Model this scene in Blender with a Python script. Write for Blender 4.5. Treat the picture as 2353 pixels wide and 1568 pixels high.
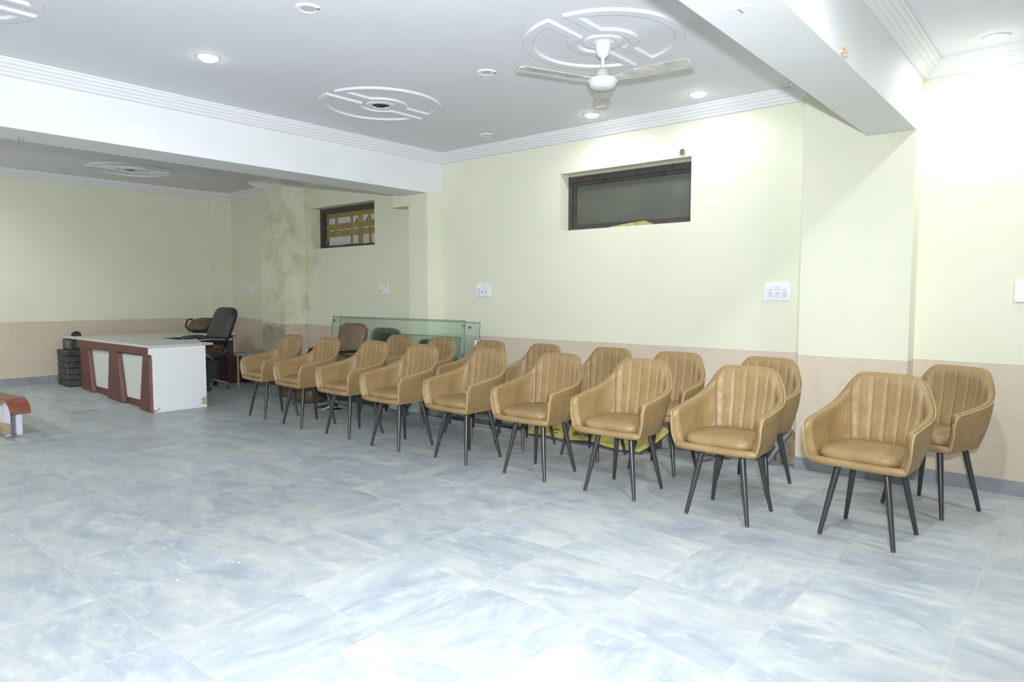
import bpy, bmesh, math, random
import numpy as np
from mathutils import Vector, Matrix

# ------------------------------------------------------------------ reset
for o in list(bpy.data.objects):
    bpy.data.objects.remove(o, do_unlink=True)
scene = bpy.context.scene
COL = scene.collection
random.seed(7)
R = math.radians

# ------------------------------------------------------------------ camera
yaw, pitch, roll = 0.70071, 0.066515, 0.00177
fwd = Vector((-math.sin(yaw) * math.cos(pitch), math.cos(yaw) * math.cos(pitch), -math.sin(pitch)))
right = Vector((math.cos(yaw), math.sin(yaw), 0))
up = right.cross(fwd)
r2 = right * math.cos(roll) + up * math.sin(roll)
u2 = -right * math.sin(roll) + up * math.cos(roll)
cam_data = bpy.data.cameras.new('camera')
cam_data.sensor_width = 36.0
cam_data.lens = 1574.3 / 2353 * 36.0
cam_data.clip_start = 0.05
cam = bpy.data.objects.new('camera', cam_data)
COL.objects.link(cam)
m = Matrix((r2, u2, -fwd)).transposed().to_4x4()
m.translation = Vector((0, 0, 1.37))
cam.matrix_world = m
scene.camera = cam

# ------------------------------------------------------------------ world, flash, exposure
world = bpy.data.worlds.new('world'); scene.world = world
world.use_nodes = True
world.node_tree.nodes['Background'].inputs[0].default_value = (0.62, 0.7, 0.8, 1)
world.node_tree.nodes['Background'].inputs[1].default_value = 0.04

FLASH_W = 1260.0
LAMP_W = 20.0
fl = bpy.data.lights.new('camera_flash', 'SPOT')           # the photographer's hot-shoe flash, head swung a little to the left
fl.spot_size = R(132); fl.spot_blend = 1.0
fl.energy = FLASH_W; fl.color = (0.87, 0.92, 1.0); fl.shadow_soft_size = 0.045
flo = bpy.data.objects.new('camera_flash', fl); COL.objects.link(flo)
flo.location = (0.05, -0.02, 1.585)
flo.rotation_euler = Vector((-0.835, 0.55, 0.02)).to_track_quat('-Z', 'Y').to_euler()

vs = scene.view_settings
vs.view_transform = 'Standard'; vs.look = 'None'
vs.exposure = 0.0; vs.gamma = 1.0; vs.use_curve_mapping = False

# ------------------------------------------------------------------ helpers: meshes
class MB:
    """collects geometry; build() links it as ONE mesh object"""
    def __init__(self): self.v = []; self.f = []
    def add(self, vs, fs):
        b = len(self.v); self.v += [tuple(p) for p in vs]; self.f += [tuple(b + i for i in f) for f in fs]; return self
    def box(self, x0, x1, y0, y1, z0, z1):
        v = [(x0,y0,z0),(x1,y0,z0),(x1,y1,z0),(x0,y1,z0),(x0,y0,z1),(x1,y0,z1),(x1,y1,z1),(x0,y1,z1)]
        return self.add(v, [(0,3,2,1),(4,5,6,7),(0,1,5,4),(1,2,6,5),(2,3,7,6),(3,0,4,7)])
    def rbox(self, x0, x1, y0, y1, z0, z1, r=0.01, seg=2):
        bm = bmesh.new()
        t = MB().box(x0,x1,y0,y1,z0,z1)
        vs = [bm.verts.new(p) for p in t.v]
        for f in t.f: bm.faces.new([vs[i] for i in f])
        bmesh.ops.bevel(bm, geom=list(bm.edges), offset=r, segments=seg, profile=0.5, affect='EDGES')
        bm.verts.index_update()
        self.add([tuple(v.co) for v in bm.verts], [tuple(v.index for v in f.verts) for f in bm.faces]); bm.free(); return self
    def prism(self, pts, axis, a, b):
        """extrude a 2-D outline along an axis between a and b"""
        def P(p, t):
            return {'x': (t, p[0], p[1]), 'y': (p[0], t, p[1]), 'z': (p[0], p[1], t)}[axis]
        n = len(pts)
        v = [P(p, a) for p in pts] + [P(p, b) for p in pts]
        f = [tuple(range(n))[::-1], tuple(range(n, 2*n))] + [(i, (i+1) % n, n+(i+1) % n, n+i) for i in range(n)]
        return self.add(v, f)
    def lathe(self, prof, c=(0,0,0), n=32, M=None):
        v = []; f = []
        for (r, z) in prof:
            for k in range(n):
                a = 2*math.pi*k/n
                p = Vector((r*math.cos(a), r*math.sin(a), z))
                if M is not None: p = M @ p
                v.append((p[0]+c[0], p[1]+c[1], p[2]+c[2]))
        for i in range(len(prof)-1):
            for k in range(n):
                f.append((i*n+k, i*n+(k+1) % n, (i+1)*n+(k+1) % n, (i+1)*n+k))
        f.append(tuple(range(n))[::-1]); f.append(tuple(range((len(prof)-1)*n, len(prof)*n)))
        return self.add(v, f)
    def tube(self, pts, r, n=8, cap=True, flat=1.0):
        """round bar through points; r a number or one per point; flat scales the second axis"""
        pts = [Vector(p) for p in pts]; m_ = len(pts)
        rr = r if isinstance(r, (list, tuple)) else [r]*m_
        v = []; ref = None
        for i, p in enumerate(pts):
            d = (pts[min(i+1, m_-1)] - pts[max(i-1, 0)]).normalized()
            if ref is None:
                ref = Vector((0,0,1)) if abs(d.z) < 0.9 else Vector((1,0,0))
            a = d.cross(ref).normalized(); b = a.cross(d).normalized(); ref = b
            for k in range(n):
                t = 2*math.pi*k/n
                v.append(p + a*(rr[i]*math.cos(t)) + b*(rr[i]*flat*math.sin(t)))
        f = [(i*n+k, i*n+(k+1) % n, (i+1)*n+(k+1) % n, (i+1)*n+k) for i in range(m_-1) for k in range(n)]
        if cap: f += [tuple(range(n))[::-1], tuple(range((m_-1)*n, m_*n))]
        return self.add(v, f)
    def pad(self, ax, az, th, n=3.2, k=40, M=None, dome=0.25):
        """upholstered pad: superellipse outline in local XZ, thickness along Y (front -Y)"""
        prof = [(0.0, -th*(0.5+dome)), (0.45, -th*(0.5+dome*0.85)), (0.8, -th*(0.5+dome*0.4)), (0.93, -th*0.42), (0.99, -th*0.2), (1.0, 0),
                (0.99, th*0.2), (0.93, th*0.42), (0.8, th*0.5), (0.4, th*0.52), (0.0, th*0.53)]
        v = []; f = []
        for (s, y) in prof:
            s = max(s, 0.01)
            for j in range(k):
                a = 2*math.pi*j/k
                c, q = math.cos(a), math.sin(a)
                p = Vector((ax*s*math.copysign(abs(c)**(2/n), c), y, az*s*math.copysign(abs(q)**(2/n), q)))
                v.append(M @ p if M is not None else p)
        for i in range(len(prof)-1):
            for j in range(k): f.append((i*k+j, i*k+(j+1) % k, (i+1)*k+(j+1) % k, (i+1)*k+j))
        f.append(tuple(range(k))[::-1]); f.append(tuple(range((len(prof)-1)*k, len(prof)*k)))
        return self.add(v, f)
    def build(self, name, mat, parent=None, smooth=False, loc=None, rot=None):
        me = bpy.data.meshes.new(name)
        me.from_pydata(self.v, [], self.f)
        bm = bmesh.new(); bm.from_mesh(me)
        bmesh.ops.recalc_face_normals(bm, faces=bm.faces); bm.to_mesh(me); bm.free()
        me.materials.append(mat)
        if smooth:
            for p in me.polygons: p.use_smooth = True
            me.set_sharp_from_angle(angle=R(smooth if smooth is not True else 50))
        o = bpy.data.objects.new(name, me); COL.objects.link(o)
        if parent is not None: o.parent = parent
        if loc: o.location = loc
        if rot: o.rotation_euler = rot
        return o

def tag(o, label=None, cat=None, group=None, kind=None):
    if label: o['label'] = label
    if cat: o['category'] = cat
    if group: o['group'] = group
    if kind: o['kind'] = kind
    return o
def thing(name, label, cat, loc=(0,0,0), rz=0, group=None):
    o = bpy.data.objects.new(name, None); COL.objects.link(o)
    o.empty_display_size = 0.1; o.location = loc; o.rotation_euler = (0, 0, rz)
    return tag(o, label, cat, group)
def copy_tree(o, parent=None):
    c = o.copy(); COL.objects.link(c); c.parent = parent
    for ch in o.children: copy_tree(ch, c)
    return c
def struct(name, mb, mat, label=None, **k):
    return tag(mb.build(name, mat, **k), label, None, None, 'structure')

# ------------------------------------------------------------------ helpers: materials
def srgb(r, g, b):
    def f(c):
        c /= 255.0
        return c/12.92 if c <= 0.04045 else ((c+0.055)/1.055)**2.4
    return (f(r), f(g), f(b), 1)
class NT:
    def __init__(self, name):
        self.m = bpy.data.materials.new(name); self.m.use_nodes = True
        self.t = self.m.node_tree; self.b = self.t.nodes['Principled BSDF']
    def n(self, typ, **k):
        x = self.t.nodes.new(typ)
        for a, v in k.items(): setattr(x, a, v)
        return x
    def l(self, a, b): self.t.links.new(a, b)
    def coord(self, which='Object'): return self.n('ShaderNodeTexCoord').outputs[which]
    def noise(self, vec, scale, detail=4, rough=0.55, dist=0.0):
        x = self.n('ShaderNodeTexNoise'); x.inputs['Scale'].default_value = scale
        x.inputs['Detail'].default_value = detail; x.inputs['Roughness'].default_value = rough
        x.inputs['Distortion'].default_value = dist
        if vec is not None: self.l(vec, x.inputs['Vector'])
        return x.outputs['Fac']
    def ramp(self, fac, stops):
        x = self.n('ShaderNodeValToRGB'); cr = x.color_ramp
        while len(cr.elements) < len(stops): cr.elements.new(0.5)
        for e, (p, c) in zip(cr.elements, stops): e.position = p; e.color = c if len(c) == 4 else (*c, 1)
        self.l(fac, x.inputs['Fac']); return x.outputs['Color']
    def mix(self, fac, a, b, blend='MIX'):
        x = self.n('ShaderNodeMix', data_type='RGBA', blend_type=blend)
        for s, val in ((0, fac), (6, a), (7, b)):
            if hasattr(val, 'links') or hasattr(val, 'is_linked'): self.l(val, x.inputs[s])
            else: x.inputs[s].default_value = val
        return x.outputs[2]
    def math(self, op, a, b=None, clamp=False):
        x = self.n('ShaderNodeMath', operation=op); x.use_clamp = clamp
        for i, val in enumerate((a, b)):
            if val is None: continue
            if hasattr(val, 'is_linked'): self.l(val, x.inputs[i])
            else: x.inputs[i].default_value = val
        return x.outputs[0]
    def sep(self, vec):
        x = self.n('ShaderNodeSeparateXYZ'); self.l(vec, x.inputs[0]); return x.outputs
    def mapr(self, val, a, b, c=0.0, d=1.0, smooth=True):
        x = self.n('ShaderNodeMapRange'); x.interpolation_type = 'SMOOTHSTEP' if smooth else 'LINEAR'
        self.l(val, x.inputs['Value'])
        for k_, v_ in zip(('From Min', 'From Max', 'To Min', 'To Max'), (a, b, c, d)): x.inputs[k_].default_value = v_
        return x.outputs['Result']
    def bump(self, h, strength=0.2, dist=0.01):
        x = self.n('ShaderNodeBump'); x.inputs['Strength'].default_value = strength; x.inputs['Distance'].default_value = dist
        self.l(h, x.inputs['Height']); self.l(x.outputs[0], self.b.inputs['Normal'])
    def set(self, **k):
        for a, v in k.items():
            s = self.b.inputs[a.replace('_', ' ')]
            if hasattr(v, 'is_linked'): self.l(v, s)
            else: s.default_value = v
        return self
def plain(name, col, rough=0.5, metal=0.0, var=0.06, scale=12.0, bump=0.0, coat=0.0, spec=0.5):
    t = NT(name); c = t.coord()
    f = t.noise(c, scale, 5)
    d = tuple(x*(1-var*2.2) for x in col[:3]) + (1,); e = tuple(min(1, x*(1+var)) for x in col[:3]) + (1,)
    t.set(Base_Color=t.ramp(f, [(0.3, d), (0.7, e)]), Roughness=rough, Metallic=metal, Coat_Weight=coat)
    t.b.inputs['Specular IOR Level'].default_value = spec
    if bump: t.bump(t.noise(c, scale*6, 4), bump, 0.004)
    return t.m

CREAM = srgb(232, 232, 211); BEIGE = srgb(214, 201, 180)
def wall_mat(name, damp=False, dado=True):
    t = NT(name); c = t.coord(); s = t.sep(c)
    big = t.noise(c, 0.9, 4, 0.6); fine = t.noise(c, 9, 6, 0.65)
    col = t.mix(t.mapr(big, 0.35, 0.7), CREAM, srgb(226, 228, 205))
    col = t.mix(t.math('MULTIPLY', t.mapr(fine, 0.45, 0.75), 0.35), col, srgb(236, 234, 206))
    lo = t.mix(t.mapr(fine, 0.35, 0.7), BEIGE, srgb(208, 194, 172))
    if damp:
        px = t.math('ABSOLUTE', t.math('ADD', s[0], 9.0))
        zone = t.mapr(px, 0.9, 0.15)
        dn = t.noise(c, 2.6, 6, 0.7, 0.6)
        col = t.mix(t.math('MULTIPLY', zone, t.mapr(dn, 0.42, 0.62)), col, srgb(216, 216, 178))
        dn2 = t.noise(c, 4.2, 6, 0.72, 0.3)
        col = t.mix(t.math('MULTIPLY', t.math('MULTIPLY', zone, 0.75), t.mapr(dn2, 0.52, 0.68)), col, srgb(196, 198, 182))
        lo = t.mix(t.math('MULTIPLY', zone, t.mapr(dn, 0.42, 0.62)), lo, srgb(180, 166, 154))
        fl_ = t.noise(c, 11, 6, 0.75, 0.8)
        low = t.mapr(s[2], 1.6, 0.9)
        flake = t.math('MULTIPLY', t.math('MULTIPLY', t.mapr(px, 0.55, 0.1), low), t.mapr(fl_, 0.60, 0.66))
        col = t.mix(flake, col, srgb(226, 226, 218)); lo = t.mix(flake, lo, srgb(222, 220, 212))
    if dado:
        # painted line: 0.906 m, creeping up towards the far end where the floor rises
        wob = t.math('MULTIPLY', t.math('SUBTRACT', t.noise(c, 3.0, 2), 0.5), 0.012)
        rise = t.math('MULTIPLY', t.math('MAXIMUM', t.math('SUBTRACT', -7.2, s[0]), 0.0), 0.0245)
        line = t.math('ADD', t.math('ADD', rise, 0.906), wob)
        isup = t.math('GREATER_THAN', s[2], line)
        col = t.mix(isup, lo, col)
    t.set(Base_Color=col, Roughness=0.55)
    t.b.inputs['Specular IOR Level'].default_value = 0.3
    t.bump(t.noise(c, 60, 4), 0.08, 0.002)
    return t.m
M = {}
M['wall'] = wall_mat('wall_paint'); M['wall_damp'] = wall_mat('wall_paint_damp', True)
M['ceiling'] = plain('ceiling_paint', srgb(226, 227, 232), 0.75, var=0.012, scale=1.5, spec=0.2)
M['white_paint'] = plain('beam_paint', srgb(234, 235, 235), 0.7, var=0.015, scale=2.0, spec=0.25)
M['cornice'] = plain('cornice_plaster', srgb(232, 232, 234), 0.6, var=0.01, scale=4, spec=0.3)

def tile_mat():
    t = NT('cement_look_tile'); c = t.coord()
    oi = t.n('ShaderNodeObjectInfo')
    cmb = t.n('ShaderNodeCombineXYZ')
    for i in range(3): t.l(t.math('MULTIPLY', oi.outputs['Random'], (37.0, 91.0, 13.0)[i]), cmb.inputs[i])
    va = t.n('ShaderNodeVectorMath', operation='ADD'); t.l(c, va.inputs[0]); t.l(cmb.outputs[0], va.inputs[1])
    mp = t.n('ShaderNodeMapping'); mp.inputs['Scale'].default_value = (1.0, 2.1, 1.0); mp.inputs['Rotation'].default_value = (0, 0, 0.25)
    t.l(va.outputs[0], mp.inputs['Vector'])
    a = t.noise(mp.outputs[0], 2.3, 7, 0.62, 0.7)
    b = t.noise(mp.outputs[0], 8.5, 8, 0.72, 0.5)
    d = t.noise(va.outputs[0], 1.7, 5, 0.6, 0.4)
    col = t.ramp(a, [(0.28, srgb(150, 159, 169)), (0.45, srgb(167, 175, 181)), (0.58, srgb(181, 187, 187)), (0.74, srgb(196, 198, 191))])
    col = t.mix(t.math('MULTIPLY', t.mapr(b, 0.5, 0.7), 0.6), col, srgb(203, 207, 207))
    col = t.mix(t.math('MULTIPLY', t.mapr(b, 0.48, 0.3), 0.5), col, srgb(150, 157, 164))
    col = t.mix(t.math('MULTIPLY', t.mapr(d, 0.52, 0.7), 0.3), col, srgb(190, 189, 178))
    tone = t.mapr(oi.outputs['Random'], 0, 1, 0.93, 1.04, False)
    cc = t.n('ShaderNodeCombineColor')
    for i in range(3): t.l(tone, cc.inputs[i])
    col = t.mix(1.0, col, cc.outputs[0], 'MULTIPLY')
    t.set(Base_Color=col, Roughness=t.mapr(b, 0.3, 0.7, 0.36, 0.5))
    t.b.inputs['Specular IOR Level'].default_value = 0.45
    t.bump(b, 0.06, 0.002)
    return t.m
M['tile'] = tile_mat()
M['grout'] = plain('grout', srgb(200, 195, 178), 0.8, var=0.05, scale=6)
M['skirting'] = plain('grey_skirting', srgb(150, 154, 160), 0.45, var=0.08, scale=5)

def leather(name, c0, c1, c2, rough=0.46):
    t = NT(name); c = t.coord()
    a = t.noise(c, 5.0, 5, 0.6, 0.5); b = t.noise(c, 26, 5, 0.65)
    col = t.ramp(a, [(0.3, c0), (0.52, c1), (0.72, c2)])
    col = t.mix(t.math('MULTIPLY', t.mapr(b, 0.52, 0.75), 0.3), col, c0)
    t.set(Base_Color=col, Roughness=t.mapr(b, 0.3, 0.7, rough-0.06, rough+0.08))
    t.b.inputs['Specular IOR Level'].default_value = 0.5
    mp = t.n('ShaderNodeMapping'); mp.inputs['Scale'].default_value = (2.2, 1.4, 0.6); t.l(c, mp.inputs['Vector'])
    wr = t.noise(mp.outputs[0], 15, 3, 0.5, 1.2)
    h = t.math('ADD', t.math('MULTIPLY', wr, 1.0), t.math('MULTIPLY', t.noise(c, 220, 2), 0.08))
    t.bump(h, 0.30, 0.010)
    return t.m
M['tan'] = leather('tan_leather', srgb(134, 109, 70), srgb(149, 123, 82), srgb(158, 133, 92))
M['tan_welt'] = plain('tan_piping', srgb(184, 160, 118), 0.45, var=0.05)
M['brown'] = leather('brown_leatherette', srgb(104, 84, 64), srgb(117, 96, 74), srgb(128, 106, 83), 0.5)
M['dark_brown'] = leather('dark_brown_leatherette', srgb(84, 68, 46), srgb(98, 82, 56), srgb(110, 92, 66), 0.5)
M['black_leather'] = leather('black_leatherette', srgb(38, 38, 40), srgb(48, 48, 50), srgb(58, 58, 60), 0.42)
M['leg'] = plain('black_painted_steel', srgb(52, 51, 55), 0.35, metal=0.0, var=0.05, scale=30, spec=0.7)
M['rubber'] = plain('grey_rubber', srgb(96, 92, 90), 0.7)
M['black'] = plain('black_plastic', srgb(34, 34, 36), 0.45)
M['chrome'] = plain('chrome', (0.75, 0.76, 0.78, 1), 0.16, metal=1.0, var=0.02)
M['white_lam'] = plain('white_laminate', srgb(247, 248, 247), 0.4, var=0.008, scale=4)
M['desk_top'] = plain('desk_top_laminate', srgb(206, 206, 202), 0.4, var=0.02, scale=5)
M['mahogany'] = plain('mahogany_laminate', srgb(100, 62, 51), 0.4, var=0.08, scale=7)
M['maroon'] = plain('dark_maroon_laminate', srgb(70, 42, 40), 0.45, var=0.08, scale=7)
M['mahogany_pale'] = plain('mahogany_edge', srgb(138, 102, 98), 0.45, var=0.08, scale=8)
M['panel_white'] = plain('grey_white_laminate', srgb(214, 218, 214), 0.45, var=0.01, scale=5)
M['chipboard'] = plain('chipped_board', srgb(206, 200, 168), 0.85, var=0.2, scale=60)
M['plastic_white'] = plain('white_plastic', srgb(238, 240, 244), 0.35, var=0.01)
M['plastic_grey'] = plain('pale_grey_plastic', srgb(222, 226, 230), 0.4, var=0.01)
M['red_plastic'] = plain('red_plastic', srgb(186, 70, 52), 0.35, var=0.04)
M['fan_white'] = plain('fan_enamel', srgb(232, 232, 230), 0.35, var=0.03, scale=9)
M['fan_dusty'] = plain('dusty_fan_enamel', srgb(204, 202, 194), 0.5, var=0.12, scale=10)
M['frame'] = plain('dark_window_wood', srgb(80, 72, 68), 0.6, var=0.16, scale=14, bump=0.15)
M['paper'] = plain('old_paper', srgb(206, 206, 206), 0.85, var=0.05, scale=8)
M['ink'] = plain('ink', srgb(60, 60, 62), 0.8)
M['tape'] = plain('brown_packing_tape', srgb(152, 136, 78), 0.35, var=0.12, scale=7)
M['yellow_scrap'] = plain('yellow_scrap', srgb(178, 170, 108), 0.5, var=0.15, scale=20)
M['cement_patch'] = plain('cement_patch', srgb(188, 188, 170), 0.9, var=0.15, scale=30)
M['granite'] = plain('grey_granite', srgb(150, 152, 152), 0.5, var=0.12, scale=40)
M['granite_dark'] = plain('dark_granite', srgb(92, 94, 92), 0.55, var=0.22, scale=14)
M['yellow_sheet'] = plain('yellow_painted_sheet', srgb(206, 190, 104), 0.55, var=0.18, scale=7)
M['rubble'] = plain('rubble_stone', srgb(158, 146, 116), 0.85, var=0.2, scale=18, bump=0.5)
M['dark_wrap'] = plain('dark_wrapped_stack', srgb(80, 82, 78), 0.7, var=0.3, scale=9)
M['dark_box'] = plain('dark_grey_box', srgb(70, 72, 74), 0.6, var=0.2, scale=24)
M['crate'] = plain('dark_crate', srgb(66, 60, 50), 0.7, var=0.15, scale=14)
M['red_wood'] = plain('polished_red_wood', srgb(140, 78, 62), 0.35, var=0.14, scale=16)
M['pale_wood'] = plain('pale_wood', srgb(172, 160, 116), 0.6, var=0.1, scale=14)
M['bench_white'] = plain('bench_white_board', srgb(230, 228, 244), 0.45, var=0.01)
M['plaster_tuft'] = plain('plaster_lump', srgb(206, 192, 166), 0.9, var=0.1, scale=40)
M['string'] = plain('white_string', srgb(226, 226, 222), 0.8)

def glass_mat(name, tint, rough, dust, dust_col):
    t = NT(name); c = t.coord()
    out = t.t.nodes['Material Output']
    tr = t.n('ShaderNodeBsdfTransparent'); tr.inputs[0].default_value = tint
    gl = t.n('ShaderNodeBsdfGlossy'); gl.inputs['Roughness'].default_value = rough
    df = t.n('ShaderNodeBsdfDiffuse'); df.inputs[0].default_value = dust_col
    lw = t.n('ShaderNodeLayerWeight'); lw.inputs[0].default_value = 0.25
    m1 = t.n('ShaderNodeMixShader'); t.l(t.mapr(lw.outputs['Fresnel'], 0.0, 1.0, 0.03, 0.5, False), m1.inputs[0]); t.l(tr.outputs[0], m1.inputs[1]); t.l(gl.outputs[0], m1.inputs[2])
    m2 = t.n('ShaderNodeMixShader')
    t.l(t.mapr(t.noise(c, 3, 3, 0.5), 0.3, 0.7, dust*0.9, min(1, dust*1.08)), m2.inputs[0])
    t.l(m1.outputs[0], m2.inputs[1]); t.l(df.outputs[0], m2.inputs[2])
    t.l(m2.outputs[0], out.inputs[0]); t.t.nodes.remove(t.b)
    return t.m
M['dusty_glass'] = glass_mat('dusty_window_glass', (0.75, 0.8, 0.75, 1), 0.12, 0.70, srgb(112, 114, 104))
M['green_glass'] = glass_mat('green_float_glass', (0.95, 0.985, 0.97, 1), 0.03, 0.055, srgb(160, 190, 178))
M['glass_edge'] = plain('green_glass_edge', srgb(70, 108, 98), 0.2, var=0.05)
def emit_mat():
    t = NT('lit_led_lens'); t.set(Base_Color=(1, 1, 1, 1), Emission_Color=(0.93, 0.96, 1.0, 1), Emission_Strength=30.0)
    return t.m
M['led_on'] = emit_mat()
M['led_off'] = plain('unlit_led_lens', srgb(196, 200, 202), 0.4, var=0.02)

# ------------------------------------------------------------------ room numbers
YW = 5.78                      # back wall
XF = -11.05                    # far wall
ZC = 3.03                      # ceiling
RX, RS = -7.555, 0.04          # the far end of the floor climbs gently from here
def zf(x): return max(0.0, RS*(RX - x))
W1 = (-4.232, -2.782, 2.032, 2.608)
W2 = (-8.686, -7.243, 2.038, 2.626)

# ------------------------------------------------------------------ walls
def cells(xs, zs, holes, y0, y1):
    mb = MB()
    for i in range(len(xs)-1):
        for j in range(len(zs)-1):
            if (i, j) in holes: continue
            mb.box(xs[i], xs[i+1], y0, y1, zs[j], zs[j+1])
    bm = bmesh.new(); vs = [bm.verts.new(p) for p in mb.v]
    for f in mb.f: bm.faces.new([vs[i] for i in f])
    bmesh.ops.remove_doubles(bm, verts=bm.verts, dist=1e-5)
    seen = {}
    for f in bm.faces: seen.setdefault(tuple(sorted(v.index for v in f.verts)), []).append(f)
    bm.verts.index_update()
    seen = {}
    for f in bm.faces: seen.setdefault(tuple(sorted(v.index for v in f.verts)), []).append(f)
    bmesh.ops.delete(bm, geom=[f for l in seen.values() if len(l) > 1 for f in l], context='FACES_ONLY')
    bm.verts.index_update()
    out = MB().add([tuple(v.co) for v in bm.verts], [tuple(v.index for v in f.verts) for f in bm.faces]); bm.free(); return out
struct('wall_back', cells([XF-0.2, W2[0], W2[1], -6.7, W1[0], W1[1], 4.7], [-0.1, W2[2], W2[3], ZC+0.12], {(1, 1)}, YW, YW+0.35)
       if False else cells([XF-0.2, W2[0], W2[1], W1[0], W1[1], 4.7], [-0.1, 2.035, 2.615, ZC+0.12], {(1, 1), (3, 1)}, YW, YW+0.34),
       M['wall_damp'], 'cream back wall with beige dado and two small high windows')
struct('wall_left', MB().box(XF-0.2, XF, -3.7, YW, -0.1, ZC+0.12), M['wall'], 'cream far wall with beige dado behind the desk')
struct('wall_right', MB().box(4.5, 4.7, -3.7, YW, -0.1, ZC+0.12), M['wall'])
struct('wall_front', MB().box(XF-0.2, 4.7, -3.9, -3.7, -0.1, ZC+0.12), M['wall'])
struct('ceiling', MB().box(XF-0.2, 4.7, -3.9, YW+0.34, ZC, ZC+0.12), M['ceiling'], 'white plastered ceiling')

P1 = (-1.75, -0.987, 5.57); P2 = (-6.315, -5.99, 5.555); P3 = (-9.47, -8.854, 5.43)
struct('trim_1', MB().box(P1[0], P1[1], P1[2], YW, 0, ZC), M['wall'], 'broad cream pilaster under the right-hand beam')
mbp = MB().box(P2[0], P2[1], P2[2], YW, 0, ZC); mbp.box(-6.61, P2[0]+0.001, P2[2], YW, 2.44, 2.62)
struct('trim_2', mbp, M['wall'], 'narrow cream pilaster with a stepped corbel under the left beam')
struct('trim_3', MB().box(P3[0], P3[1], P3[2], YW, 0, ZC), M['wall_damp'], 'damp-stained cream pilaster left of the papered window')
struct('trim_4', MB().box(XF, XF+0.05, 5.42, YW, 0, ZC), M['wall'], 'shallow cream corner pier on the far wall')
struct('trim_5', MB().box(-1.30, P1[1]-0.001, -3.7, YW, 2.537, ZC), M['white_paint'], 'white ceiling beam above the broad pilaster')
struct('trim_6', MB().box(-6.43, -5.98, -3.7, YW, 2.565, ZC), M['white_paint'], 'white ceiling beam on the left between the two bays')

# cornices: stepped plaster profile (offset from wall, height below ceiling)
PROF = [(0, 0), (0.115, 0), (0.115, -0.014), (0.104, -0.018), (0.098, -0.034), (0.080, -0.042), (0.074, -0.056), (0.056, -0.064),
        (0.050, -0.078), (0.034, -0.086), (0.028, -0.100), (0.014, -0.106), (0, -0.108)]
def cornice(n, path, side=1):
    """path: 2-D polyline along the wall face; the room lies on the left of travel for side=1"""
    pts = [Vector(p) for p in path]; st = []
    for i, p in enumerate(pts):
        ds = []
        if i > 0: ds.append((p-pts[i-1]).normalized())
        if i < len(pts)-1: ds.append((pts[i+1]-p).normalized())
        ns = [Vector((-d.y, d.x))*side for d in ds]
        nn = ns[0] if len(ns) == 1 else (ns[0]+ns[1])/(1+ns[0].dot(ns[1]))
        st.append((p, nn))
    v = []; f = []; k = len(PROF)
    for p, nn in st:
        for (a, z) in PROF: q = p+nn*a; v.append((q.x, q.y, ZC+z))
    for i in range(len(st)-1):
        for j in range(k-1): f.append((i*k+j, i*k+j+1, (i+1)*k+j+1, (i+1)*k+j))
        f.append((i*k+k-1, i*k, (i+1)*k, (i+1)*k+k-1))
    f.append(tuple(range(k))); f.append(tuple(range((len(st)-1)*k, len(st)*k)))
    struct('trim_%d' % n, MB().add(v, f), M['cornice'], {7: 'stepped white cornice round the middle bay', 8: 'stepped white cornice of the right-hand bay',
                                                          9: 'stepped white cornice round the dim far bay'}[n])
cornice(7, [(-5.98, -3.7), (-5.98, YW), (-1.75, YW), (-1.75, P1[2]), (-1.30, P1[2]), (-1.30, -3.7)], -1)
cornice(8, [(P1[1], -3.7), (P1[1], YW), (4.5, YW)], -1)
cornice(9, [(XF, -3.7), (XF, 5.42), (XF+0.05, 5.42), (XF+0.05, YW), (P3[0], YW), (P3[0], P3[2]), (P3[1], P3[2]), (P3[1], YW), (-6.43, YW), (-6.43, -3.7)], -1)

# ------------------------------------------------------------------ floor and its tiles
TX, TY, TP = -0.955, 1.12, 0.6
fm = MB()
fm.add([(RX, -3.9, -0.0004), (4.7, -3.9, -0.0004), (4.7, YW+0.3, -0.0004), (RX, YW+0.3, -0.0004)], [(0, 1, 2, 3)])
xe = XF-0.2
fm.add([(xe, -3.9, zf(xe)-0.0004), (RX, -3.9, -0.0004), (RX, YW+0.3, -0.0004), (xe, YW+0.3, zf(xe)-0.0004)], [(0, 1, 2, 3)])
floor = struct('floor', fm, M['grout'], 'floor of large square grey cement-look tiles with pale joints')
g = 0.0014; hh = TP/2-g
tb = MB().box(-hh, hh, -hh, hh, -0.01, 0.0)
t0 = tb.build('floor_tile', M['tile'], floor)
first = True
for i in range(-17, 5):
    for j in range(-3, 8):
        cx = TX + (i+0.5)*TP; cy = TY + (j+0.5)*TP
        if cx < XF-0.3 or cy > YW+0.3: continue
        o = t0 if first else t0.copy()
        if not first: COL.objects.link(o)
        first = False
        o.parent = floor
        ramp = cx < RX
        o.location = (cx, cy, RS*(RX-cx) if ramp else 0)
        q = 0 if random.random() < 0.6 else math.pi*random.choice([0.5, 1.0, 1.0])
        o.rotation_euler = (Matrix.Rotation(math.atan(RS) if ramp else 0, 3, 'Y') @ Matrix.Rotation(q, 3, 'Z')).to_euler()

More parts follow.
